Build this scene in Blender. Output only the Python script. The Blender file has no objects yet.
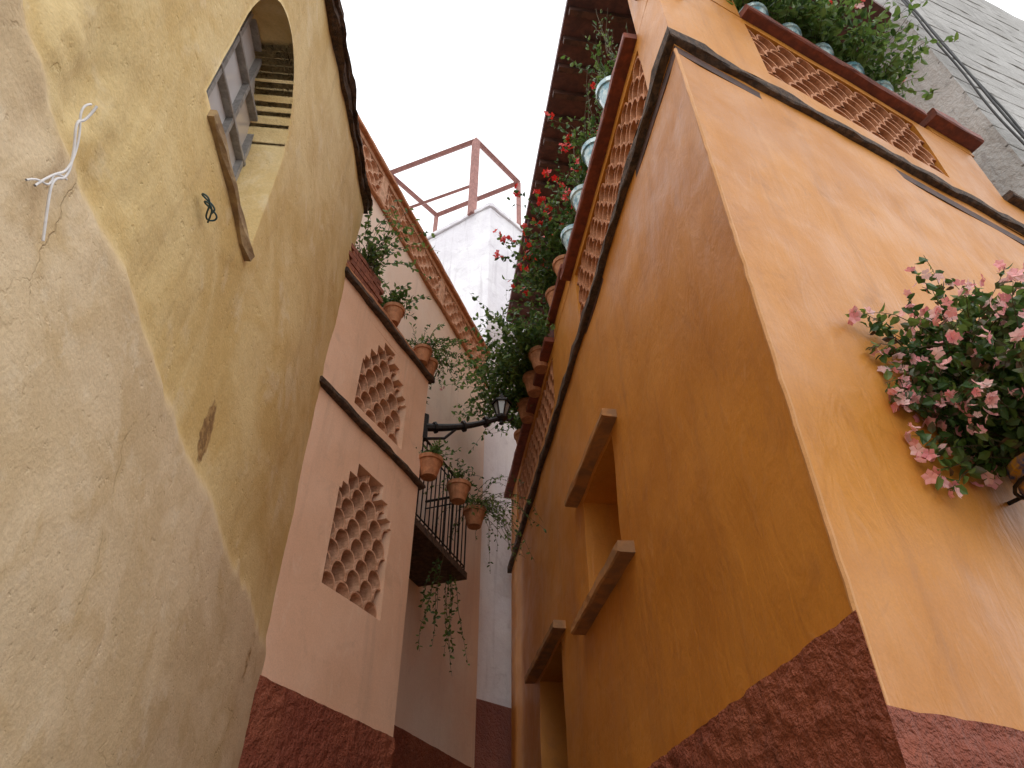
import bpy, math, random
from mathutils import Vector, noise
random.seed(7)
R = random.random
def U(a,b): return a+(b-a)*random.random()
scene = bpy.context.scene

# ---------------------------------------------------------------- materials
def newmat(name):
    m = bpy.data.materials.new(name); m.use_nodes = True
    nt = m.node_tree; nt.nodes.clear()
    out = nt.nodes.new('ShaderNodeOutputMaterial'); b = nt.nodes.new('ShaderNodeBsdfPrincipled')
    nt.links.new(b.outputs[0], out.inputs[0])
    return m, nt, b
def c4(c): return (c[0],c[1],c[2],1)
class NB:
    def __init__(s, nt):
        s.nt=nt; s.tc=nt.nodes.new('ShaderNodeTexCoord')
    def mapping(s, scale=(1,1,1), rot=(0,0,0), loc=(0,0,0)):
        m=s.nt.nodes.new('ShaderNodeMapping'); m.inputs['Scale'].default_value=scale
        m.inputs['Rotation'].default_value=rot; m.inputs['Location'].default_value=loc
        s.nt.links.new(s.tc.outputs['Object'], m.inputs[0]); return m.outputs[0]
    def noise(s, scale, detail=3, rough=.6, dist=0, vec=None):
        n=s.nt.nodes.new('ShaderNodeTexNoise'); n.inputs['Scale'].default_value=scale
        n.inputs['Detail'].default_value=detail; n.inputs['Roughness'].default_value=rough
        n.inputs['Distortion'].default_value=dist
        s.nt.links.new(vec if vec else s.tc.outputs['Object'], n.inputs['Vector']); return n.outputs['Fac']
    def ramp(s, fac, a, b, va=0, vb=1):
        r=s.nt.nodes.new('ShaderNodeMapRange'); r.inputs['From Min'].default_value=a; r.inputs['From Max'].default_value=b
        r.inputs['To Min'].default_value=va; r.inputs['To Max'].default_value=vb
        r.interpolation_type='SMOOTHSTEP'
        s.nt.links.new(fac, r.inputs['Value']); return r.outputs[0]
    def mix(s, fac, a, b, mode='MIX'):
        m=s.nt.nodes.new('ShaderNodeMixRGB'); m.blend_type=mode
        for i,v in ((0,fac),(1,a),(2,b)):
            if isinstance(v,(int,float)): m.inputs[i].default_value=v if i==0 else (v,v,v,1)
            elif isinstance(v,tuple): m.inputs[i].default_value=c4(v)
            else: s.nt.links.new(v,m.inputs[i])
        return m.outputs[0]
    def math(s, op, a, b):
        m=s.nt.nodes.new('ShaderNodeMath'); m.operation=op
        for i,v in ((0,a),(1,b)):
            if isinstance(v,(int,float)): m.inputs[i].default_value=v
            else: s.nt.links.new(v,m.inputs[i])
        return m.outputs[0]
    def hsum(s, items):
        acc=None
        for h,k in items:
            t=s.math('MULTIPLY',h,k); acc=t if acc is None else s.math('ADD',acc,t)
        return acc
    def bump(s, h, dist=1, strength=1):
        b=s.nt.nodes.new('ShaderNodeBump'); b.inputs['Distance'].default_value=dist; b.inputs['Strength'].default_value=strength
        s.nt.links.new(h,b.inputs['Height']); return b.outputs[0]
    def vor(s, scale, vec=None, feature='DISTANCE_TO_EDGE'):
        v=s.nt.nodes.new('ShaderNodeTexVoronoi'); v.feature=feature; v.inputs['Scale'].default_value=scale
        s.nt.links.new(vec if vec else s.tc.outputs['Object'], v.inputs['Vector']); return v.outputs['Distance']
    def attr(s, name):
        a=s.nt.nodes.new('ShaderNodeAttribute'); a.attribute_name=name; return a.outputs['Fac']

def plaster(name, c1, c2, stain, rough=.75, grain=.0005, grains=90, mid=.004, mids=7, trowel=.002,
            stain_amt=.5, spec=.3, streak=.25, pale=None):
    m,nt,b=newmat(name); n=NB(nt)
    f=n.ramp(n.noise(.9,4,.62,.4),.38,.64)
    col=n.mix(f,c1,c2)
    md=n.noise(mids,4,.6,.3)
    st=n.ramp(n.noise(3.2,5,.7,.6),.55,.72,0,stain_amt)
    col=n.mix(st,col,stain)
    sw_=n.noise(5,3,.6,1.2,n.mapping((1.6,1.6,.6),(0,.5,0)))
    if pale: col=n.mix(n.ramp(sw_,.58,.74,0,.35),col,pale)
    sv=n.ramp(n.noise(2.2,4,.6,.2,n.mapping((3,3,.22))),.52,.75,0,streak)
    col=n.mix(sv,col,stain)
    gr=n.noise(grains,2,.7)
    col=n.mix(1.0,col,n.ramp(gr,.25,.75,.94,1.06),'MULTIPLY')
    bp=n.bump(n.hsum([(md,mid),(sw_,trowel),(gr,grain)]))
    nt.links.new(col,b.inputs['Base Color']); nt.links.new(bp,b.inputs['Normal'])
    nt.links.new(n.ramp(md,.3,.7,rough-.08,rough+.1),b.inputs['Roughness'])
    b.inputs['Specular IOR Level'].default_value=spec
    return m
def simple(name, c1, c2=None, rough=.7, scale=12, bump=.002, metal=0, spec=.4):
    m,nt,b=newmat(name); n=NB(nt); c2=c2 or tuple(x*.6 for x in c1)
    nz=n.noise(scale,3,.65,.3)
    nt.links.new(n.mix(n.ramp(nz,.35,.65),c1,c2),b.inputs['Base Color'])
    if bump: nt.links.new(n.bump(n.noise(scale*4,3,.6),bump),b.inputs['Normal'])
    b.inputs['Roughness'].default_value=rough; b.inputs['Metallic'].default_value=metal
    b.inputs['Specular IOR Level'].default_value=spec
    return m
def leafmat(name, c1, c2, trans=.3):
    m,nt,b=newmat(name); n=NB(nt)
    f=n.ramp(n.noise(14,1),.35,.65); col=n.mix(f,c1,c2)
    nt.links.new(col,b.inputs['Base Color']); b.inputs['Roughness'].default_value=.45
    tr=nt.nodes.new('ShaderNodeBsdfTranslucent'); nt.links.new(col,tr.inputs[0])
    mx=nt.nodes.new('ShaderNodeMixShader'); mx.inputs[0].default_value=trans
    nt.links.new(b.outputs[0],mx.inputs[1]); nt.links.new(tr.outputs[0],mx.inputs[2])
    out=[x for x in nt.nodes if x.type=='OUTPUT_MATERIAL'][0]; nt.links.new(mx.outputs[0],out.inputs[0])
    return m

M={}
M['orange']=plaster('orange_plaster',(.50,.19,.022),(.58,.235,.033),(.36,.14,.03),rough=.46,spec=.45,mid=.008,mids=2.6,trowel=.006,pale=(.60,.29,.10),stain_amt=.45,streak=.35)
M['orangeedge']=plaster('worn_orange_edge',(.64,.33,.14),(.56,.27,.09),(.45,.2,.06),rough=.6)
M['orange2']=plaster('orange_plaster_muted',(.50,.23,.08),(.56,.28,.11),(.30,.14,.06),rough=.6,pale=(.62,.38,.2),stain_amt=.3)  # less saturated orange for the recessed upper walls and window shutter
M['redbase']=plaster('red_rough_plaster',(.25,.065,.036),(.33,.10,.052),(.10,.03,.02),rough=.7,grain=.022,grains=42,mid=.030,mids=20,stain_amt=.6,spec=.35)
M['pink']=plaster('pink_plaster',(.80,.51,.34),(.86,.58,.41),(.58,.38,.26),rough=.7,stain_amt=.35,streak=.35,pale=(.88,.67,.52))
M['pinkpale']=plaster('pale_pink_plaster',(.86,.66,.53),(.9,.74,.62),(.66,.50,.41),rough=.7,stain_amt=.3,streak=.35)
M['white']=plaster('whitewash',(.80,.78,.82),(.9,.89,.91),(.52,.49,.52),rough=.8,mid=.01,stain_amt=.5,streak=.5)
M['weather']=plaster('weathered_wall',(.40,.39,.37),(.50,.49,.47),(.22,.21,.20),rough=.9,mid=.03,mids=12,grain=.006,grains=40,stain_amt=.7,streak=.6)
M['dark']=simple('painted_dark_interior',(.012,.009,.007),(.02,.014,.01),.9,bump=0)  # near-black colour stands in for the darkness of unlit rooms behind openings
M['stone']=simple('ledge_stone',(.12,.075,.05),(.05,.035,.028),.85,18,.01)
M['sill']=simple('plastered_sill',(.46,.22,.075),(.28,.15,.07),.75,6,.006)
M['ysill']=simple('tan_sill',(.50,.36,.19),(.30,.2,.11),.8,7,.008)
M['redtrim']=simple('red_brown_trim',(.25,.065,.035),(.14,.04,.028),.6,9,.003)
M['terracotta']=simple('terracotta',(.56,.25,.12),(.40,.17,.08),.75,16,.003)
M['terrapink']=simple('terracotta_pink',(.72,.43,.28),(.50,.27,.16),.8,16,.003)
M['brick']=simple('brick_red',(.33,.12,.07),(.2,.07,.045),.85,18,.006)
M['iron']=simple('wrought_iron',(.018,.018,.02),(.035,.03,.028),.5,30,.001,.6)
M['wood']=simple('dark_wood',(.11,.05,.035),(.05,.026,.02),.65,8,.003)
M['woodpurple']=simple('painted_beam',(.16,.07,.06),(.09,.045,.045),.65,8,.003)
M['ceramic']=simple('glazed_ceramic',(.55,.68,.68),(.14,.32,.40),.18,13,0,spec=.6)
M['potyellow']=simple('glazed_yellow',(.6,.33,.04),(.04,.08,.25),.2,14,0,spec=.6)
M['soil']=simple('soil',(.03,.02,.013),(.05,.03,.02),.95,30,.01)
M['leafd']=leafmat('leaf_dark',(.04,.10,.022),(.07,.14,.03))
M['leafl']=leafmat('leaf_light',(.12,.22,.045),(.17,.25,.06),.45)
M['leafr']=leafmat('leaf_bronze',(.12,.07,.035),(.07,.10,.035))
M['stem']=simple('stem',(.10,.085,.04),(.07,.05,.03),.8,20,0)
M['petp']=leafmat('petal_pink',(.9,.48,.48),(.9,.62,.6),.35)
M['petd']=leafmat('petal_deep_pink',(.85,.3,.34),(.9,.45,.45),.3)
M['petr']=leafmat('petal_red',(.65,.02,.02),(.75,.05,.03),.3)
M['cobble']=simple('cobble_stone',(.22,.19,.16),(.12,.1,.09),.85,6,.02)
M['string']=simple('string_white',(.85,.83,.82),(.75,.73,.72),.7,20,0)
M['wireblue']=simple('wire_green',(.03,.07,.08),(.05,.1,.1),.5,20,0)
M['rusty']=simple('faded_red_steel',(.42,.20,.17),(.30,.14,.12),.7,10,.002)
M['steel']=simple('grey_window_steel',(.35,.34,.33),(.24,.23,.22),.5,20,.001,.2)
M['cable']=simple('black_cable',(.03,.03,.03),(.05,.05,.05),.6,10,0)
mg,nt,b=newmat('window_glass_painted_sky'); b.inputs['Roughness'].default_value=.12; n=NB(nt)
nt.links.new(n.mix(n.ramp(n.noise(1.6,2,.5,.3,n.mapping((1,1,.5))),.35,.65),(.68,.68,.7),(.52,.45,.38)),b.inputs['Base Color'])  # light grey paints the sky's reflection into the panes, tan suggests curtains
b.inputs['Specular IOR Level'].default_value=.9
M['glass']=mg
ml,nt,b=newmat('lantern_glass'); b.inputs['Base Color'].default_value=(.3,.31,.3,1); b.inputs['Roughness'].default_value=.15
M['lglass']=ml

def yellowmat():
    m,nt,b=newmat('yellow_old_plaster'); n=NB(nt)
    z=n.attr('zone'); pt=n.attr('patch')
    n1=n.noise(1.5,5,.65,.6); n2=n.noise(3.6,4,.62,.5)
    up=n.mix(n.ramp(n1,.38,.62),(.66,.46,.18),(.76,.58,.28))
    up=n.mix(n.ramp(n2,.55,.70,0,.5),up,(.80,.66,.42))
    up=n.mix(n.ramp(n.noise(2.5,4,.7,.3,n.mapping((2.5,2.5,.4))),.52,.75,0,.45),up,(.50,.34,.15))
    lo=n.mix(n.ramp(n1,.38,.62),(.64,.48,.28),(.74,.58,.37))
    lo=n.mix(n.ramp(n2,.50,.68,0,.55),lo,(.56,.39,.19))
    lo=n.mix(n.ramp(n.noise(6,5,.7,.4),.54,.70,0,.4),lo,(.82,.70,.51))
    col=n.mix(z,lo,up)
    pm=n.ramp(n.math('ADD',pt,n.math('MULTIPLY',n.noise(20,4,.7),.6)),.72,.86)
    col=n.mix(pm,col,n.mix(n.ramp(n.noise(25,3),.4,.6),(.26,.15,.06),(.45,.28,.11)))
    dv=nt.nodes.new('ShaderNodeVectorMath'); dv.operation='ADD'
    nn=nt.nodes.new('ShaderNodeTexNoise'); nn.inputs['Scale'].default_value=2.2; nn.inputs['Detail'].default_value=5; nn.inputs['Roughness'].default_value=.6
    nt.links.new(n.tc.outputs['Object'],nn.inputs['Vector'])
    sc=nt.nodes.new('ShaderNodeVectorMath'); sc.operation='SCALE'; sc.inputs['Scale'].default_value=.35
    nt.links.new(nn.outputs['Color'],sc.inputs[0]); nt.links.new(sc.outputs[0],dv.inputs[1]); nt.links.new(n.tc.outputs['Object'],dv.inputs[0])
    d=n.vor(1.3,dv.outputs[0])
    lowz=n.ramp(z,0,1,1,.15)
    msk=n.math('MULTIPLY',n.ramp(n.noise(1.3,2),.46,.60),lowz)
    cr=n.math('MULTIPLY',n.ramp(d,.001,.006,.4,0),msk)
    wide=n.math('MULTIPLY',n.ramp(d,.0,.07,.5,0),msk)
    col=n.mix(wide,col,(.56,.39,.18))
    col=n.mix(cr,col,(.36,.24,.12))
    gr=n.noise(75,3,.7)
    col=n.mix(1.0,col,n.ramp(gr,.25,.75,.92,1.07),'MULTIPLY')
    bl=n.noise(22,3,.6)
    pits=n.ramp(bl,.26,.38)
    bp=n.bump(n.hsum([(n2,.007),(bl,.0035),(pits,.002),(gr,.0026),(cr,-.006)]))
    nt.links.new(col,b.inputs['Base Color']); nt.links.new(bp,b.inputs['Normal'])
    b.inputs['Roughness'].default_value=.66; b.inputs['Specular IOR Level'].default_value=.35
    return m
M['yellow']=yellowmat()

# ---------------------------------------------------------------- helpers
def empty(name, loc=(0,0,0)):
    e=bpy.data.objects.new(name,None); scene.collection.objects.link(e); return e
def mk(name, verts, faces, mats, midx=None, parent=None, smooth=False):
    me=bpy.data.meshes.new(name); me.from_pydata([tuple(v) for v in verts],[],faces)
    if not isinstance(mats,(list,tuple)): mats=[mats]
    for m in mats: me.materials.append(M[m] if isinstance(m,str) else m)
    if midx: me.polygons.foreach_set('material_index',midx)
    if smooth: me.polygons.foreach_set('use_smooth',[True]*len(me.polygons))
    me.update()
    o=bpy.data.objects.new(name,me); scene.collection.objects.link(o)
    if parent: o.parent=parent
    return o
class Fr:
    def __init__(s,o,d,side):
        s.o=Vector((o[0],o[1],0)); l=math.hypot(*d); s.d=Vector((d[0]/l,d[1]/l,0))
        s.n=Vector((s.d.y,-s.d.x,0))*side
    def P(s,a,z,o=0): 
        p=s.o+s.d*a+s.n*o; return Vector((p.x,p.y,z))
    def off(s,p): return (Vector((p[0],p[1],0))-s.o).dot(s.n)
P0=(1.12,2.23)
O1=Fr(P0,(-.141,.990),-1)
O2=Fr(P0,(.893,.449),1)
PK=Fr((-1.626,4.51),(.386,.922),1)
TL=Fr((-2.12,4.74),(.33,.944),1)
YW=Fr((-1.18,0),(-.09,.996),1)
def cuts(a,b,step,extra):
    n=max(1,int(round((b-a)/step))); L=[a+(b-a)*i/n for i in range(n+1)]
    for e in extra:
        if a<e<b: L=[x for x in L if abs(x-e)>step*.35 or x in(a,b)]
    return sorted(set(L+[e for e in extra if a<e<b]))
def wall(name,fr,s0,s1,z0,z1,mat,holes=(),step=.12,off=0,amp=.008,depth=.25,rim=0,parent=None,seed=0,freq=1.6,mit=0,ztop=None,fine=0):
    ex=[];ez=[]
    for h in holes: ex+=[h[0],h[1]]; ez+=[h[2],h[3]]
    S=cuts(s0,s1,step,ex); Z=cuts(z0,z1,step,ez)
    V=[];F=[];idx={}
    def vert(i,j,back=None):
        k=(i,j,back)
        if k in idx: return idx[k]
        s,z=S[i],Z[j]; zz=z
        if fine and j==len(Z)-1: zz=z+.008*noise.noise(Vector((s*6,seed,1)))
        if back is None:
            fade=min(1,(s-s0)/.2,(s1-s)/.2) if not rim else 1
            fade=max(0,fade)
            o=off+amp*fade*noise.noise(Vector((s*freq+seed,zz*freq,seed*1.7)))*2
            if fine: o+=fine*noise.noise(Vector((s*14+seed,zz*14,3)))
        else: o=back
        ss=s-(o*1.376 if (mit and i==0) else 0)
        V.append(fr.P(ss,zz,o)); idx[k]=len(V)-1; return idx[k]
    nS,nZ=len(S)-1,len(Z)-1
    sol=[[True]*nZ for _ in range(nS)]
    for i in range(nS):
        for j in range(nZ):
            cs,cz=(S[i]+S[i+1])/2,(Z[j]+Z[j+1])/2
            for h in holes:
                if h[0]<cs<h[1] and h[2]<cz<h[3]: sol[i][j]=False
    for i in range(nS):
        for j in range(nZ):
            if sol[i][j]:
                F.append((vert(i,j),vert(i+1,j),vert(i+1,j+1),vert(i,j+1)))
                for di,dj,a,b in ((-1,0,(i,j),(i,j+1)),(1,0,(i+1,j),(i+1,j+1)),(0,-1,(i,j),(i+1,j)),(0,1,(i,j+1),(i+1,j+1))):
                    ni,nj=i+di,j+dj
                    inb=0<=ni<nS and 0<=nj<nZ
                    if inb and not sol[ni][nj]: bk=off-depth
                    elif (not inb) and rim: bk=off-rim
                    else: continue
                    F.append((vert(*a),vert(*b),vert(b[0],b[1],bk),vert(a[0],a[1],bk)))
    return mk(name,V,F,mat,parent=parent)
def beam(name,fr,s0,s1,za,zb,h,o0,o1,mat,parent=None,jit=.006,step=.12,mit=0,bev=.012):
    n=max(1,int((s1-s0)/step)); V=[];F=[]
    ring=[(o0,0),(o1-bev,0),(o1,bev),(o1,h-bev),(o1-bev,h),(o0,h)]
    for i in range(n+1):
        t=i/n; s=s0+(s1-s0)*t; zz=za+(zb-za)*t
        for k,(o,z) in enumerate(ring):
            j1=noise.noise(Vector((s*5+k*3.1,zz*3,k)))*jit*2; j2=noise.noise(Vector((s*5,k*7.3+zz,9)))*jit*2
            oo=o+(j1 if 0<k<5 else 0)
            ss=s-(oo*1.376 if(mit and i==0) else 0)
            V.append(fr.P(ss,zz+z+j2,oo))
    m=len(ring)
    for i in range(n):
        for k in range(m): F.append((i*m+k,i*m+(k+1)%m,(i+1)*m+(k+1)%m,(i+1)*m+k))
    F.append(tuple(range(m))); F.append(tuple(n*m+k for k in range(m)))
    return mk(name,V,F,mat,parent=parent)
def prism(name,pts,z0,z1,mat,parent=None):
    n=len(pts); V=[(p[0],p[1],z0) for p in pts]+[(p[0],p[1],z1) for p in pts]
    F=[tuple(range(n)),tuple(range(n,2*n))]+[(i,(i+1)%n,n+(i+1)%n,n+i) for i in range(n)]
    return mk(name,V,F,mat,parent=parent)
# rows of half-round roof tiles standing on each other, staggered
def lattice(name,fr,s0,s1,z0,z1,w,h,mat,parent,front=-.012,depth=.15,th=.017):
    V=[];F=[]; rows=int(round((z1-z0)/h)); h=(z1-z0)/rows
    cols=int(round((s1-s0)/w)); w=(s1-s0)/cols; N=14
    for r in range(rows+1):
        for c in range(-1,cols+1):
            cs=s0+w*(c+.5+(.5 if r%2 else 0)); zt=z0+h*r-.004
            if cs<s0-.6*w or cs>s1+.6*w: continue
            dz=U(-.005,.005); ds=U(-.005,.005); fo=front+U(-.014,.006); tl=U(-.05,.05)
            b=len(V); rz=h*1.04
            for i in range(N+1):
                a=math.pi*i/N; ca=math.cos(a); sa=math.sin(a)
                ca=math.copysign(abs(ca)**.85,ca); sa=abs(sa)**.72
                for (rx,rr,o) in ((w/2,rz,fo),(w/2-th,rz-th,fo),(w/2-th-.006,rz-th-.004,fo-depth),(w/2-.006,rz,fo-depth)):
                    V.append(fr.P(cs+ds+rx*ca,zt+dz+rr*sa+tl*rx*ca,o))
            for i in range(N):
                for k in range(4):
                    F.append((b+i*4+k,b+i*4+(k+1)%4,b+(i+1)*4+(k+1)%4,b+(i+1)*4+k))
    return mk(name,V,F,mat,parent=parent)
def lathe(V,F,mi,prof,c,seg=18,m=0,tilt=0):
    b=len(V)
    for r,z in prof:
        for k in range(seg):
            a=2*math.pi*k/seg; V.append((c[0]+r*math.cos(a),c[1]+r*math.sin(a),c[2]+z+tilt*r*math.cos(a)))
    for i in range(len(prof)-1):
        for k in range(seg):
            F.append((b+i*seg+k,b+i*seg+(k+1)%seg,b+(i+1)*seg+(k+1)%seg,b+(i+1)*seg+k)); mi.append(m)
def tube(V,F,mi,pts,r,seg=6,m=0,r1=None):
    pts=[Vector(p) for p in pts]; b=len(V); n=len(pts)
    for i,p in enumerate(pts):
        d=(pts[min(i+1,n-1)]-pts[max(i-1,0)]).normalized()
        u=d.cross(Vector((0,0,1)) if abs(d.z)<.9 else Vector((1,0,0))).normalized(); w=d.cross(u)
        rr=r if r1 is None else r+(r1-r)*i/(n-1)
        for k in range(seg):
            a=2*math.pi*k/seg; V.append(p+u*rr*math.cos(a)+w*rr*math.sin(a))
    for i in range(n-1):
        for k in range(seg):
            F.append((b+i*seg+k,b+i*seg+(k+1)%seg,b+(i+1)*seg+(k+1)%seg,b+(i+1)*seg+k)); mi.append(m)
    F.append(tuple(b+k for k in range(seg))); mi.append(m)
    F.append(tuple(b+(n-1)*seg+k for k in range(seg))); mi.append(m)
def rv(): 
    while True:
        v=Vector((U(-1,1),U(-1,1),U(-1,1)))
        if .05<v.length<1: return v.normalized()
def leaf(V,F,mi,p,d,L,W,m):
    d=d.normalized(); u=d.cross(rv())
    if u.length<.01: return
    u.normalize(); nn=d.cross(u); b=len(V)
    V+= [p, p+d*L*.35+u*W*.5+nn*W*.18, p+d*L*.75+u*W*.36+nn*W*.1-nn*L*.08, p+d*L-nn*L*.18, p+d*L*.75-u*W*.36+nn*W*.1-nn*L*.08, p+d*L*.35-u*W*.5+nn*W*.18, p+d*L*.55-nn*L*.03]
    F+= [(b,b+1,b+6),(b+1,b+2,b+6),(b+2,b+3,b+6),(b+3,b+4,b+6),(b+4,b+5,b+6),(b+5,b,b+6)]; mi+=[m]*6
def flower(V,F,mi,p,d,r,m):
    d=d.normalized(); u=d.cross(rv()); u.normalize(); w=d.cross(u)
    for k in range(5):
        a=2*math.pi*k/5+U(-.15,.15); e=u*math.cos(a)+w*math.sin(a); t=-u*math.sin(a)+w*math.cos(a)
        b=len(V); V+=[p,p+e*r*.6+t*r*.4+d*r*.15,p+e*r+d*r*.3,p+e*r*.6-t*r*.4+d*r*.15]; F.append((b,b+1,b+2,b+3)); mi.append(m)
def plant(name,bases,nst,length,up,out,droop,ll,lw,dens=2,flo=None,fsize=.03,fr=None,minoff=.03,pot=None,potmat='terracotta',
          pet=('petp','petd'),light=.35,bronze=.0,parent=None,jit=.35,K=9,outdir=None,bias=0,stemr=.004,maxoff=None):
    V=[];F=[];mi=[]
    for bs in bases:
        bs=Vector(bs)
        for i in range(nst):
            a=U(0,2*math.pi); h=Vector((math.cos(a),math.sin(a),0))*out*U(.3,1)
            if outdir: h+=Vector(outdir)*bias*U(.3,1)
            d=(h+Vector((0,0,up*U(.6,1.2)))).normalized()
            p=bs+Vector((U(-.05,.05),U(-.05,.05),0)); L=length*U(.5,1.15); st=L/K; pts=[p.copy()]
            lt=R()<light
            for k in range(K):
                d=(d+Vector((U(-jit,jit),U(-jit,jit),U(-jit,jit)*.6-droop))).normalized()
                p=p+d*st
                if fr:
                    o=fr.off(p)
                    if o<minoff: p=p+fr.n*(minoff-o)
                    if maxoff is not None and o>maxoff: p=p-fr.n*(o-maxoff)
                pts.append(p.copy())
                if k>=1:
                    for q in range(dens):
                        ld=(d*.4+rv()+Vector((0,0,-.15))).normalized()
                        s=U(.65,1.2); m=1 if (lt and R()<.8) or R()<.12 else 0
                        if R()<bronze: m=7
                        leaf(V,F,mi,p-d*st*R(),ld,ll*s,lw*s,m)
            tube(V,F,mi,pts,stemr,3,2,stemr*.4)
            if flo and R()<flo:
                for q in range(random.randint(2,5)):
                    flower(V,F,mi,p+rv()*fsize*1.1,rv()+Vector((0,0,.2))+(fr.n if fr else Vector((0,0,0)))*.6,fsize*U(.6,1.1),3 if R()<.6 else 4)
        if pot:
            r,hh=pot; c=(bs.x,bs.y,bs.z-hh)
            lathe(V,F,mi,[(0,0),(r*.62,0),(r*.74,hh*.25),(r*.9,hh*.62),(r*.96,hh*.78),(r*1.08,hh*.8),(r*1.1,hh),(r*.95,hh),(r*.93,hh*.88)],c,18,5)
            lathe(V,F,mi,[(r*.93,hh*.9),(0,hh*.92)],c,18,6)
    return mk(name,V,F,['leafd','leafl','stem',pet[0],pet[1],potmat,'soil','leafr'],mi,parent)

# ---------------------------------------------------------------- ground and steps
mk('ground',[(-300,-300,0),(300,-300,0),(300,300,0),(-300,300,0)],[(0,1,2,3)],'cobble')
V=[];F=[]
for i in range(12):
    yy=1.8+.62*i; zz=.004+.16*i; y2=yy+.62; b=len(V)
    V+=[(-2.3,yy,zz-.004),(1.3,yy,zz-.004),(1.3,yy,zz+.16),(-2.3,yy,zz+.16),(-2.3,y2+(3 if i==11 else 0),zz+.16),(1.3,y2+(3 if i==11 else 0),zz+.16)]
    F+=[(b,b+1,b+2,b+3),(b+3,b+2,b+5,b+4)]
mk('alley_steps',V,F,'cobble')

# ---------------------------------------------------------------- orange house
oh=empty('orange_house')
win=(2.35,3.4,3.86,4.86); door=(4.55,5.8,-1,4.02)
wall('alley_wall',O1,0,8.0,-.3,6.6,'orange',[win,door],.1,0,.009,.38,parent=oh,seed=3)
wall('front_wall',O2,0,6,-.3,6.7,'orange',[],.1,0,.007,.3,parent=oh,seed=8)
V=[];F=[];mi=[]
tube(V,F,mi,[(P0[0]-.001+.006*noise.noise(Vector((0,0,k*.9))),P0[1]+.003+.005*noise.noise(Vector((5,0,k*1.1))),2.2+k*.08) for k in range(54)],.012,6)
mk('worn_corner_edge',V,F,'orangeedge',parent=oh)
wall('alley_base',O1,0,8.0,-.3,2.49,'redbase',[(4.5,5.85,-1,4)],.03,.02,.003,.02,rim=.028,parent=oh,seed=5,mit=1,fine=.016)
wall('front_base',O2,0,6,-.3,2.20,'redbase',[],.03,.02,.003,.02,rim=.028,parent=oh,seed=6,mit=1,fine=.016)
wall('window_shutter',O1,2.3,3.45,3.8,4.9,'orange2',[(2.55,3.2,4.0,4.7)],.2,-.37,0,.05,parent=oh)
wall('window_painted_dark',O1,2.3,3.45,3.8,4.9,'dark',[],.5,-.46,0,parent=oh)  # flat sheet, darkness of the interior painted in its colour
wall('door_leaf',O1,4.5,5.85,0,4.1,'wood',[(4.8,5.1,2.2,3.7),(5.25,5.55,2.2,3.7)],.3,-.3,0,.03,parent=oh)
wall('door_panel',O1,4.5,5.85,0,4.1,'wood',[],.5,-.34,0,parent=oh)
beam('window_lintel',O1,2.15,3.62,4.9,4.93,.075,-.02,.12,'sill',oh,.006)
beam('window_sill',O1,2.10,3.62,3.73,3.73,.09,-.02,.12,'sill',oh,.006)
beam('door_lintel',O1,4.35,6.1,4.06,4.08,.08,-.02,.12,'sill',oh,.006)
beam('alley_ledge',O1,0,8.05,6.52,6.30,.10,-.02,.06,'stone',oh,.010,mit=1)
beam('front_ledge',O2,0,6,6.53,6.67,.10,-.02,.05,'stone',oh,.010,mit=1)
wall('alley_parapet',O1,0,8.0,6.5,7.62,'orange',[(.5,3.0,6.76,7.5),(4.35,7.4,6.76,7.5)],.12,0,.004,.17,parent=oh,seed=2)
wall('front_parapet',O2,0,4.0,6.6,8.0,'orange',[(1.0,3.1,7.0,7.9)],.12,0,.004,.17,parent=oh,seed=2)
wall('front_parapet_low',O2,4.0,6,6.6,7.25,'orange',[],.2,0,.004,.17,parent=oh,rim=.2)
wall('corner_pier_alley',O1,0,.45,7.62,8.7,'orange',[],.15,.004,.002,.1,rim=.3,parent=oh)
wall('corner_pier_front',O2,0,.98,8.0,8.7,'orange',[],.15,.004,.002,.1,rim=.3,parent=oh)
beam('pier_cap_alley',O1,0,.5,8.7,8.7,.1,-.3,.08,'redtrim',oh,.003,mit=1)
beam('pier_cap_front',O2,0,1.02,8.7,8.7,.1,-.3,.08,'redtrim',oh,.003,mit=1)
lattice('lattice_tiles_alley',O1,.5,3.0,6.76,7.5,.21,.148,'terracotta',oh)
lattice('lattice_tiles_alley_far',O1,4.35,7.4,6.76,7.5,.21,.148,'terracotta',oh)
lattice('lattice_tiles_front',O2,1.0,3.1,7.0,7.9,.233,.15,'terracotta',oh)
beam('alley_coping',O1,.46,3.2,7.62,7.62,.08,-.2,.12,'redtrim',oh,.006)
beam('alley_coping_pier',O1,3.22,4.2,7.85,7.85,.08,-.2,.10,'redtrim',oh,.006)
wall('alley_pier',O1,3.25,4.17,7.62,7.85,'orange',[],.15,.003,.002,.1,rim=.2,parent=oh)
beam('alley_coping_far',O1,4.22,8.05,7.62,7.62,.08,-.2,.12,'redtrim',oh,.006)
beam('front_coping',O2,.99,3.25,8.0,8.02,.09,-.2,.10,'redtrim',oh,.006)
beam('front_coping_end',O2,3.4,4.1,8.12,8.12,.12,-.25,.14,'redtrim',oh,.006)
wall('front_end_pier',O2,3.42,4.05,8.0,8.12,'orange',[],.15,.003,.002,.1,rim=.2,parent=oh)
beam('front_low_coping',O2,4.05,6,7.25,7.25,.08,-.2,.08,'stone',oh,.008)
q=.95; sk=q*1.376
U1=Fr((O1.P(sk,0,-q).x,O1.P(sk,0,-q).y),(-.141,.990),-1)
U2=Fr((U1.o.x,U1.o.y),(.893,.449),1)
wall('upper_wall_alley',U1,0,6.6,6.4,11.8,'orange2',[(.6,1.5,6.6,8.9),(2.6,3.5,6.6,8.9),(4.6,5.5,6.6,8.9)],.3,0,.004,.15,parent=oh)
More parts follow.
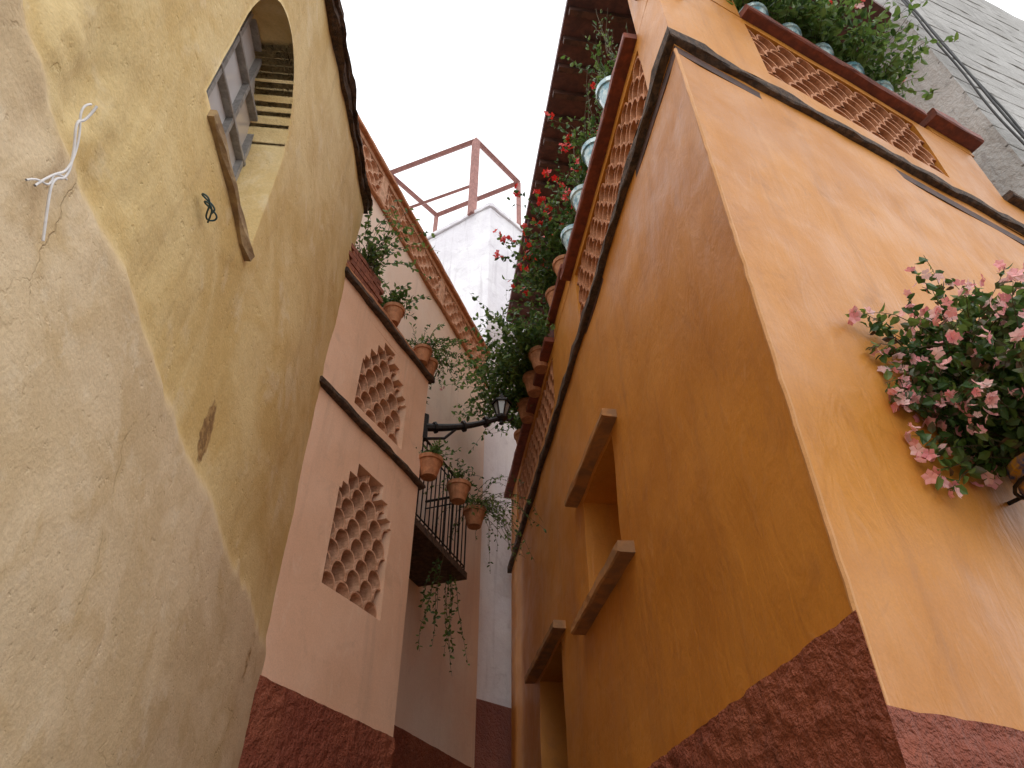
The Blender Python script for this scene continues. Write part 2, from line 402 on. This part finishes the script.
wall('upper_door_panels',U1,.3,6,6.4,9.2,'wood',[],.5,-.13,0,parent=oh)
wall('upper_wall_front',U2,0,3.6,6.4,11.8,'orange2',[(.9,1.8,6.6,8.9)],.3,0,.004,.15,parent=oh)
wall('upper_door_front',U2,.7,2.0,6.4,9.2,'wood',[],.5,-.13,0,parent=oh)
far=O1.P(8.0,0,0); back=(far.x+4.5,far.y+2.5)
prism('balcony_floor',[P0,(far.x,far.y),back,(O2.P(6,0).x,O2.P(6,0).y)],6.40,6.5,'wood',oh)
a1=O1.P(8.1,0,.1); a0=O1.P(-.1376,0,.1); b1=O2.P(4.6,0,.1)
prism('roof_slab',[(a0.x,a0.y),(a1.x,a1.y),back,(b1.x+.3,b1.y+2),(b1.x,b1.y)],11.8,11.92,'woodpurple',oh)
for i in range(20):
    s=.3+i*.4
    p=[O1.P(s,0,.06),O1.P(s+.08,0,.06),O1.P(s+.08,0,-1.2),O1.P(s,0,-1.2)]
    prism('rafter_%d'%i,[(v.x,v.y) for v in p],11.68,11.797,'wood',oh)
e0=O1.P(8.0,0,0)
mk('far_end_wall',[(e0.x,e0.y,-.3),(back[0],back[1],-.3),(back[0],back[1],11.8),(e0.x+.94,e0.y+.4,11.8),(e0.x+.94,e0.y+.4,7.6),(e0.x,e0.y,7.6)],[(0,1,2,3,4,5)],'orange',parent=oh)

# ---------------------------------------------------------------- yellow house
yh=empty('yellow_house')
def ytop(s): return 7.12+.3*(s-2.2) if s>0 else 6.46
def seam(s): return 3.44-.06*(s-.9)+.06*noise.noise(Vector((s*2.2,4,1)))+.035*noise.noise(Vector((s*9,4,1)))
cs,cz,rx,rz,zb=1.97,5.22,.45,.80,4.5
def inside(s,z): 
    if abs(s-cs)>=rx or z<=zb: return False
    return z<cz or ((s-cs)/rx)**2+((z-cz)/rz)**2<1
step=.035; s0,s1=-1.2,4.62; nS=int((s1-s0)/step); z0,z1=1.2,8.2; nZ=int((z1-z0)/step)
V=[];F=[];zone=[];patch=[]
G=[[0]*(nZ+1) for _ in range(nS+1)]; SZ=[]
for i in range(nS+1):
    for j in range(nZ+1):
        s=s0+(s1-s0)*i/nS; z=z0+(ytop(s)-z0)*j/nZ
        G[i][j]=len(SZ); SZ.append([s,z])
cell={}
for i in range(nS):
    for j in range(nZ):
        ids=(G[i][j],G[i+1][j],G[i+1][j+1],G[i][j+1])
        cx=sum(SZ[k][0] for k in ids)/4; cc=sum(SZ[k][1] for k in ids)/4
        if not inside(cx,cc): cell[(i,j)]=ids
bnd=[]
for (i,j),ids in cell.items():
    for di,dj,a,b2 in ((-1,0,0,3),(1,0,1,2),(0,-1,0,1),(0,1,3,2)):
        ni,nj=i+di,j+dj
        if 0<=ni<nS and 0<=nj<nZ and (ni,nj) not in cell: bnd.append((ids[a],ids[b2]))
for k in set(x for e in bnd for x in e):
    s,z=SZ[k]
    if z>=cz:
        ds,dz=(s-cs)/rx,(z-cz)/rz; l=math.hypot(ds,dz) or 1; SZ[k]=[cs+ds/l*rx,cz+dz/l*rz]
    else:
        if abs(z-zb)<step*.8 and abs(s-cs)<rx-step*.6: SZ[k][1]=zb
        else: SZ[k][0]=cs+math.copysign(rx,s-cs)
        if abs(z-zb)<step*.8: SZ[k][1]=zb
offs=[]
for s,z in SZ:
    dz=z-seam(s)
    t=max(0,min(1,(dz+.07)/.12)); t=t*t*(3-2*t)
    th=.045-.028*max(0,min(1,(s-1.5)/3))
    base=th*(1-t)
    n1=noise.noise(Vector((s*1.0,z*1.0,7)))*.035; n2=noise.noise(Vector((s*3,z*3,3)))*.007
    n3=noise.noise(Vector((s*11,z*11,5)))*.002
    rgh=math.exp(-((dz-.2)/.4)**2)*max(0,1-abs(s-1.0)/1.0)
    n4=(noise.noise(Vector((s*6,z*3,2)))*.05+noise.noise(Vector((s*18,z*14,2)))*.016)*rgh
    near=math.hypot((s-cs)/(rx+.18),(z-5.2)/.95)
    k=0.3 if near<1.1 else 1
    o=base+(n1*k+n2*k)+n3+n4
    offs.append(o); V.append(YW.P(s,z,o)); zone.append(t)
    pp=math.exp(-((s-2.72)/.08)**2-((z-3.56)/.2)**2)*.95+math.exp(-((s-4.2)/.12)**2-((z-3.0)/.5)**2)*.5+math.exp(-((s-1.0)/.25)**2-((z-3.9)/.25)**2)*.35+math.exp(-((s-2.0)/.25)**2-((z-4.35)/.08)**2)*.35
    patch.append(pp)
F=list(cell.values())
inn={}
for a,b2 in bnd:
    for k in (a,b2):
        if k not in inn: inn[k]=len(V); V.append(YW.P(SZ[k][0],SZ[k][1],-.30)); zone.append(1); patch.append(0)
    F.append((a,b2,inn[b2],inn[a]))
w=mk('plaster_wall',V,F,'yellow',parent=yh,smooth=True)
for nm,dat in (('zone',zone),('patch',patch)):
    at=w.data.attributes.new(nm,'FLOAT','POINT'); at.data.foreach_set('value',dat)
wall('lower_wall',YW,-1.2,4.62,-.1,1.2,'yellow',[],.2,.04,.01,parent=yh); wall('near_wall',YW,-5,-1.2,-.1,6.46,'yellow',[],.2,.03,.01,parent=yh)
e2=YW.P(4.62,0,-.9); V=[];F=[]
for j in range(nZ+1):
    k=G[nS][j]; p=YW.P(4.62,0,offs[k]); z=SZ[k][1]; V+=[(p.x,p.y,z),(e2.x,e2.y,z)]
for j in range(nZ): F.append((2*j,2*j+1,2*j+3,2*j+2))
mk('end_return',V,F,'yellow',parent=yh)
beam('eave',YW,0,4.66,ytop(.001),ytop(4.66),.07,-1.2,.05,'stone',yh,.02,step=.08)
beam('eave_tiles',YW,0,4.68,ytop(.001)+.075,ytop(4.68)+.075,.045,-1.2,.08,'stone',yh,.02,step=.08)
beam('window_sill',YW,1.60,2.42,4.445,4.445,.05,-.3,.04,'ysill',yh,.010,step=.06)
wall('window_pane',YW,cs-.5,cs+.5,4.4,6.3,'glass',[],.5,-.24,0,parent=yh)
for k,ss in enumerate((-.43,-.14,.15,.42)): beam('mullion_%d'%k,YW,cs+ss-.014,cs+ss+.014,4.5,4.5,1.7,-.24,-.20,'steel',yh,0,bev=.003)
for k,zz in enumerate((4.52,4.9,5.28,5.66,6.0)): beam('bar_%d'%k,YW,cs-.45,cs+.45,zz,zz,.025,-.24,-.195,'steel',yh,0,bev=.003)

# ---------------------------------------------------------------- pink house
ph=empty('pink_house')
w1=.2075
low=[(.53,1.36,3.83,4.67),(.53+w1*.15,1.36-w1*.15,4.67,4.74),(.53+w1*.5,1.36-w1*.5,4.74,4.88),(.53+w1,1.36-w1,4.88,5.02)]
upp=[(.53,1.36,5.55,6.09),(.53+w1*.15,1.36-w1*.15,6.09,6.16),(.53+w1*.5,1.36-w1*.5,6.16,6.30),(.53+w1,1.36-w1,6.30,6.44),(.53+w1*1.5,1.36-w1*1.5,6.44,6.56)]
wall('front_wall',PK,0,1.75,1.5,6.75,'pink',low+upp,.1,0,.006,.22,parent=ph,seed=12)
wall('base',PK,0,1.75,-.1,3.02,'redbase',[],.03,.02,.003,.02,rim=.028,parent=ph,seed=15,fine=.016)
lattice('lattice_tiles_low',PK,.53,1.36,3.83,5.09,w1,.14,'terrapink',ph,-.03,.18,.014)
lattice('lattice_tiles_up',PK,.53,1.36,5.55,6.53,w1,.14,'terrapink',ph,-.03,.18,.014)
wall('painted_dark_sheet',PK,.1,1.7,3.2,6.7,'dark',[],.5,-.7,0,parent=ph)  # flat black sheet behind the lattices, unlit room painted as colour
beam('mid_ledge',PK,-.02,1.80,5.37,5.34,.05,-.02,.06,'stone',ph,.01)
beam('top_ledge',PK,-.02,1.80,6.74,6.74,.06,-.1,.06,'stone',ph,.01)
beam('top_coping',PK,-.02,1.80,6.803,6.803,.06,-.15,.04,'terracotta',ph,.01)
c0=PK.P(1.75,0,0); tr=TL.P(1.72,0,0); l0=PK.P(0,0,0); t0=TL.P(0,0,0)
mk('return_wall',[(c0.x,c0.y,0),(tr.x,tr.y,0),(tr.x,tr.y,6.75),(c0.x,c0.y,6.75)],[(0,1,2,3)],'pink',parent=ph)
mk('near_return',[(l0.x,l0.y,0),(l0.x-.8,l0.y,0),(l0.x-.8,l0.y,6.75),(l0.x,l0.y,6.75)],[(0,1,2,3)],'pink',parent=ph)
prism('terrace_floor',[(l0.x-.5,l0.y),(l0.x,l0.y),(c0.x,c0.y),(tr.x,tr.y),(t0.x-.2,t0.y)],6.60,6.70,'pink',ph)
wall('tall_wall',TL,-1.0,5.04,0,9.5,'pinkpale',[(1.95,2.75,5.1,7.2)],.15,0,.006,.2,parent=ph,seed=22)
wall('balcony_door',TL,1.9,2.8,5,7.3,'wood',[],.5,-.18,0,parent=ph)
wall('tall_base',TL,-.2,5.04,-.1,3.45,'redbase',[],.08,.018,.003,.02,rim=.025,parent=ph,seed=25,fine=.012)
wall('tall_parapet',TL,-1.0,5.04,9.5,10.2,'terrapink',[(-.8,1.0,9.60,10.12),(1.15,3.0,9.60,10.12),(3.15,4.9,9.60,10.12)],.15,0,.003,.14,parent=ph)
for k,(a,bb) in enumerate(((-.8,1.0),(1.15,3.0),(3.15,4.9))): lattice('parapet_tiles_%d'%k,TL,a,bb,9.60,10.12,.22,.13,'terrapink',ph)
beam('parapet_string',TL,-1,5.1,9.46,9.46,.05,-.02,.05,'terracotta',ph,.006)
beam('parapet_coping',TL,-1,5.1,10.2,10.2,.08,-.2,.06,'terracotta',ph,.006)
f0=TL.P(5.04,0,0)
mk('tall_far_return',[(f0.x,f0.y,0),(f0.x-2.5,f0.y+.9,0),(f0.x-2.5,f0.y+.9,10.2),(f0.x,f0.y,10.2)],[(0,1,2,3)],'pinkpale',parent=ph)
V=[];F=[]
for r in range(5):
    for c in range(4):
        s=-.02+c*.15+(.07 if r%2 else 0); z0_=6.87+r*.065; z1_=z0_+.055; o1=.03+U(-.006,.006); o0=-.18
        b=len(V); V+=[PK.P(s,z0_,o0),PK.P(s+.14,z0_,o0),PK.P(s+.14,z0_,o1),PK.P(s,z0_,o1),PK.P(s,z1_,o0),PK.P(s+.14,z1_,o0),PK.P(s+.14,z1_,o1),PK.P(s,z1_,o1)]
        F+=[(b,b+1,b+2,b+3),(b+4,b+5,b+6,b+7),(b,b+1,b+5,b+4),(b+1,b+2,b+6,b+5),(b+2,b+3,b+7,b+6),(b+3,b,b+4,b+7)]
mk('brick_planter',V,F,'brick',parent=ph)
prm=[TL.P(1.72,0,0),TL.P(3.16,0,0),TL.P(3.16,0,.6),TL.P(1.72,0,.6)]
prism('balcony_slab',[(v.x,v.y) for v in prm],4.99,5.07,'stone',ph)
V=[];F=[];mi=[]
def bar(a,b,r=.008): tube(V,F,mi,[a,b],r,6,0)
for i in range(15):
    s=1.76+i*.098; bar(TL.P(s,5.07,.57),TL.P(s,6.1,.57))
for i in range(6): bar(TL.P(3.14,5.07,.57-i*.1),TL.P(3.14,6.1,.57-i*.1))
for zz in (5.14,6.0,6.1):
    r=.016 if zz==6.1 else .009
    bar(TL.P(1.74,zz,.57),TL.P(3.14,zz,.57),r); bar(TL.P(3.14,zz,.57),TL.P(3.14,zz,0),r)
mk('balcony_railing',V,F,'iron',parent=ph)

# ---------------------------------------------------------------- white building + pergola
wb=empty('white_building')
n0=(-.50,9.98)
W1=Fr(n0,(-1.5,.93),-1); W2=Fr(n0,(.6,.60),1)
wall('left_face',W1,0,4,0,15.3,'white',[],.4,0,.02,parent=wb)
wall('alley_face',W2,0,1.05,0,15.3,'white',[],.3,0,.02,parent=wb,seed=4)
we=(W2.P(1.05,0).x,W2.P(1.05,0).y)
wall('end_face',Fr(we,(.2,1),1),0,5,0,15.3,'white',[],.4,0,.02,parent=wb,seed=4)
wall('end_wall_low',Fr(we,(1,.8),1),0,3,0,9,'white',[],.4,-.01,.02,parent=wb,seed=4)
wall('base',W2,0,1.05,0,4.4,'redbase',[],.1,.03,.01,rim=.03,parent=wb)
beam('roof_edge_left',W1,-.02,4,15.3,15.3,.12,-.3,.06,'white',wb,.01)
beam('roof_edge_alley',W2,-.02,1.05,15.3,15.3,.12,-.3,.06,'white',wb,.01)
prism('roof',[n0,(W1.P(4,0).x,W1.P(4,0).y),(-2,15),(.9,14),we],15.2,15.28,'white',wb)
V=[];F=[];mi=[]
def bm(a,b,r=.05): tube(V,F,mi,[a,b],r*1.3,4,0)
A_=(-.95,10.2); B_=(-3.4,11.2); C_=(.18,11.5); D_=(-2.2,12.6)
for p in (A_,B_,C_,D_): bm((p[0],p[1],15.3),(p[0],p[1],18.5),.085 if p==A_ else .05)
for a,b in ((A_,B_),(A_,C_),(B_,D_),(C_,D_)): bm((a[0],a[1],18.5),(b[0],b[1],18.5),.06)
bm((B_[0],B_[1],16.6),(D_[0],D_[1],16.6),.035); bm((C_[0],C_[1],16.6),(D_[0],D_[1],16.6),.035); bm((A_[0],A_[1],16.5),(B_[0],B_[1],16.5),.035)
mk('roof_pergola_frame',V,F,'rusty')

# ---------------------------------------------------------------- weathered building (upper right)
gb=empty('weathered_building')
w0=O2.P(4.72,0,.12)
G1=Fr((w0.x,w0.y),(.93,.36),1); G2=Fr((w0.x,w0.y),(-.449,.893),-1)
wall('street_face',G1,0,7,0,16,'weather',[],.2,0,.02,parent=gb,seed=31)
wall('side_face',G2,0,5,7,16,'weather',[],.2,0,.02,parent=gb,seed=33)
for k in range(22):
    beam('stone_course_%d'%k,G1,0,4,7+k*.38,7+k*.38,U(.35,.37),-.05,U(.035,.045),'weather',gb,.008,step=.25,bev=.006)
def curve(name,pts,r,mat,parent=None):
    cu=bpy.data.curves.new(name,'CURVE'); cu.dimensions='3D'; cu.bevel_depth=r; cu.bevel_resolution=2
    sp=cu.splines.new('NURBS'); sp.points.add(len(pts)-1); sp.order_u=3; sp.use_endpoint_u=True
    for i,p in enumerate(pts): sp.points[i].co=(p[0],p[1],p[2],1)
    cu.materials.append(M[mat]); o=bpy.data.objects.new(name,cu); scene.collection.objects.link(o)
    if parent:o.parent=parent
    return o
for k in range(3):
    curve('electric_cable',[G1.P(.05+.08*k+U(-.03,.03),7.3+j*.9,.10+U(0,.06)) for j in range(9)],.014,'cable')

# ---------------------------------------------------------------- street lamp
V=[];F=[];mi=[]
a=Vector((-.93,6.16,6.12)); e=Vector((-.14,6.42,6.44))
pth=[a+(e-a)*t+Vector((0,0,-.05*math.sin(math.pi*t))) for t in [i/10 for i in range(11)]]
tube(V,F,mi,pth,.046,8,0,.028)
for t in (.12,.5,.8): 
    p=a+(e-a)*t+Vector((0,0,-.05*math.sin(math.pi*t))); tube(V,F,mi,[p-(e-a)*.015,p+(e-a)*.015],.066,8,0)
tube(V,F,mi,[a+Vector((-.02,0,-.16)),a+Vector((-.02,0,.16))],.045,6,0)
tube(V,F,mi,[a+Vector((0,0,-.15)),a+(e-a)*.25+Vector((0,0,-.18)),a+(e-a)*.42+Vector((0,0,-.06))],.016,6,0)
c=e+Vector((.02,0,0))
lathe(V,F,mi,[(0,-.10),(.03,-.08),(.02,-.04),(.07,-.01),(.075,.02),(.03,.03)],c,8,0)
lathe(V,F,mi,[(.05,.03),(.095,.2)],c,6,1)
lathe(V,F,mi,[(.12,.195),(.125,.215),(.07,.26),(.045,.28),(.05,.3),(.015,.32),(.02,.34),(0,.37)],c,6,0)
for k in range(6):
    an=2*math.pi*k/6
    tube(V,F,mi,[c+Vector((.052*math.cos(an),.052*math.sin(an),.03)),c+Vector((.098*math.cos(an),.098*math.sin(an),.2))],.010,4,0)
tube(V,F,mi,[e,e+Vector((.12,.03,-.01)),e+Vector((.15,.03,.03))],.016,6,0)
mk('street_lamp',V,F,['iron','lglass'],mi)

# ---------------------------------------------------------------- plants
pb=O2.P(1.26,3.30,.22)
plant('pink_flower_plant',[pb,O2.P(1.28,3.6,.18),O2.P(1.3,3.85,.14)],95,.72,.75,.85,.12,.056,.038,3,.8,.033,O2,.05,None,light=.45,bronze=.2,K=10,outdir=(-.55,-.3,.25),bias=.3,jit=.3)
V=[];F=[];mi=[]
lathe(V,F,mi,[(0,-.28),(.07,-.28),(.11,-.2),(.14,-.08),(.13,-.03),(.15,-.02),(.15,.02),(.13,.02),(.12,-.03)],pb,24,0)
lathe(V,F,mi,[(.12,-.02),(0,-.01)],pb,24,1)
ring=[O2.P(1.26+.155*math.cos(t),3.22,.22+.155*math.sin(t)) for t in [2*math.pi*i/16 for i in range(17)]]
tube(V,F,mi,ring,.009,5,2); tube(V,F,mi,[O2.P(1.26,3.22,0),O2.P(1.26,3.22,.08)],.01,5,2)
mk('flower_pot',V,F,['potyellow','soil','iron'],mi)
for i,s in enumerate((1.14,1.78,2.33,2.86)):
    p=O1.P(s,8.02,.0)
    plant('potted_plant',[p],30,.7,1.0,.5,.07,.065,.035,2,.4 if i>0 else 0,.045,O1,-.5,(.15,.32),'ceramic',('petr','petr'),light=.5,K=8)
plant('twiggy_shrub',[O1.P(1.6,7.9,-.5),O1.P(2.2,7.9,-.45),O1.P(2.9,7.9,-.45)],30,2.3,1.3,.35,.0,.05,.026,2,0,.02,O1,-.9,None,light=.4,bronze=.3,K=14,jit=.2,stemr=.007,maxoff=-.08)
plant('geranium_shrub',[O1.P(3.4,8.15,.0),O1.P(3.9,8.15,.0)],60,1.0,.8,.5,.06,.07,.045,2,.35,.05,O1,-.5,(.14,.28),'terracotta',('petr','petr'),light=.45,K=10,outdir=tuple(O1.n),bias=.15)
plant('trailing_bush',[O1.P(4.7,7.85,.08),O1.P(5.2,7.85,.08),O1.P(5.8,7.85,.08)],85,1.2,.7,.7,.12,.08,.045,2,0,.03,O1,.02,(.15,.28),'terracotta',light=.6,K=11,outdir=tuple(O1.n),bias=.55)
plant('trailing_bush',[O1.P(6.6,7.9,.0)],50,1.0,1.0,.45,.05,.08,.045,2,.05,.035,O1,-.3,(.15,.28),'terracotta',('petr','petp'),light=.5,K=11,outdir=tuple(O1.n),bias=.15)
plant('balcony_plants',[O2.P(s,8.26,-.02) for s in (1.2,1.6,2.0,2.4,2.8)],46,.85,.9,.7,.10,.085,.05,2,.05,.035,O2,-.4,(.13,.24),'ceramic',('petr','petp'),light=.9,K=9,outdir=tuple(O2.n),bias=.4)
plant('terrace_plant',[PK.P(.35,7.15,.0)],44,.8,1.0,.5,.05,.065,.035,2,0,.03,PK,-.3,None,light=.7,K=9)
plant('terrace_plant',[PK.P(.9,7.1,.0)],26,.42,.7,.6,.10,.06,.035,2,0,.03,PK,-.3,(.11,.22),light=.5,K=8)
plant('hanging_fern',[PK.P(1.5,7.0,.04),PK.P(1.72,7.0,.0)],22,.62,.4,.4,.22,.05,.02,3,.1,.02,PK,-.2,(.10,.2),'terracotta',('petp','petp'),light=.7,K=10)
for i,(s,z) in enumerate(((1.78,5.72),(2.55,5.86),(3.05,5.80))):
    p=TL.P(s,z,.71)
    plant('hanging_pot_plant',[p],18 if i<2 else 46,.3 if i<2 else 1.0,.7 if i<2 else .4,.6,.12 if i<2 else .28,.045,.022,2,0,.03,None,0,(.13,.22),'terracotta',light=.6,K=9,outdir=tuple(TL.n),bias=.1 if i<2 else .5)
plant('hanging_vine',[TL.P(2.5,5.0,.55),TL.P(2.9,5.0,.5)],5,1.2,-.6,.2,.25,.05,.028,2,0,.03,None,0,None,light=.5,K=14,jit=.2)

# ---------------------------------------------------------------- small things on the yellow wall
def yo(s,z): return YW.P(s,z,.07)
curve('torn_string',[yo(1.03,3.49)+Vector((.02,0,0)),yo(1.05,3.44),yo(1.02,3.40),yo(1.08,3.33),yo(1.11,3.25),yo(1.07,3.2),yo(1.10,3.14),yo(1.16,3.05)],.004,'string')
curve('torn_string',[yo(1.03,3.5),yo(1.0,3.45),yo(1.07,3.38),yo(1.10,3.27),yo(1.06,3.2),yo(1.04,3.12)],.0035,'string')
curve('torn_string',[yo(1.11,3.25),yo(1.06,3.22),yo(1.08,3.17),yo(1.03,3.14),yo(1.01,3.1)],.003,'string')
curve('wire_loop',[YW.P(1.80+.06*math.cos(t)+.006*t,4.1+.02*math.sin(t),.05+.02*math.sin(2*t)) for t in [i*.6 for i in range(20)]],.004,'wireblue')

# ---------------------------------------------------------------- world, sun, camera
wd=bpy.data.worlds.new('World'); scene.world=wd; wd.use_nodes=True; nt=wd.node_tree; nt.nodes.clear()
out=nt.nodes.new('ShaderNodeOutputWorld'); bg=nt.nodes.new('ShaderNodeBackground'); nt.links.new(bg.outputs[0],out.inputs[0])
sky=nt.nodes.new('ShaderNodeTexSky'); sky.sky_type='NISHITA'; sky.sun_disc=False
sky.sun_elevation=math.radians(62); sky.sun_rotation=math.radians(200)
tc=nt.nodes.new('ShaderNodeTexCoord'); nz=nt.nodes.new('ShaderNodeTexNoise'); nz.inputs['Scale'].default_value=1.5; nz.inputs['Detail'].default_value=3
nt.links.new(tc.outputs['Generated'],nz.inputs['Vector'])
mr=nt.nodes.new('ShaderNodeMixRGB'); mr.inputs[1].default_value=(17,17.3,18,1); mr.inputs[2].default_value=(22,22,22,1)
nt.links.new(nz.outputs['Fac'],mr.inputs[0])
mx=nt.nodes.new('ShaderNodeMixRGB'); mx.inputs[0].default_value=.88
nt.links.new(sky.outputs[0],mx.inputs[1]); nt.links.new(mr.outputs[0],mx.inputs[2]); nt.links.new(mx.outputs[0],bg.inputs[0])
bg.inputs[1].default_value=.100
sl=bpy.data.lights.new('sun','SUN'); sl.energy=.5; sl.angle=math.radians(25); sl.color=(1,.97,.92)
so=bpy.data.objects.new('sun',sl); scene.collection.objects.link(so)
el,az=math.radians(62),math.radians(200)
so.rotation_euler=Vector((-math.sin(az)*math.cos(el),-math.cos(az)*math.cos(el),-math.sin(el))).to_track_quat('-Z','Y').to_euler()
cam=bpy.data.cameras.new('camera'); co=bpy.data.objects.new('camera',cam); scene.collection.objects.link(co)
co.location=(0,0,1.6); co.rotation_euler=(math.radians(90+39.8),0,0)
cam.sensor_width=36; cam.lens=703/1024*36; cam.clip_end=1000; cam.clip_start=.05
scene.camera=co
scene.view_settings.view_transform='Standard'; scene.view_settings.look='None'; scene.view_settings.exposure=0
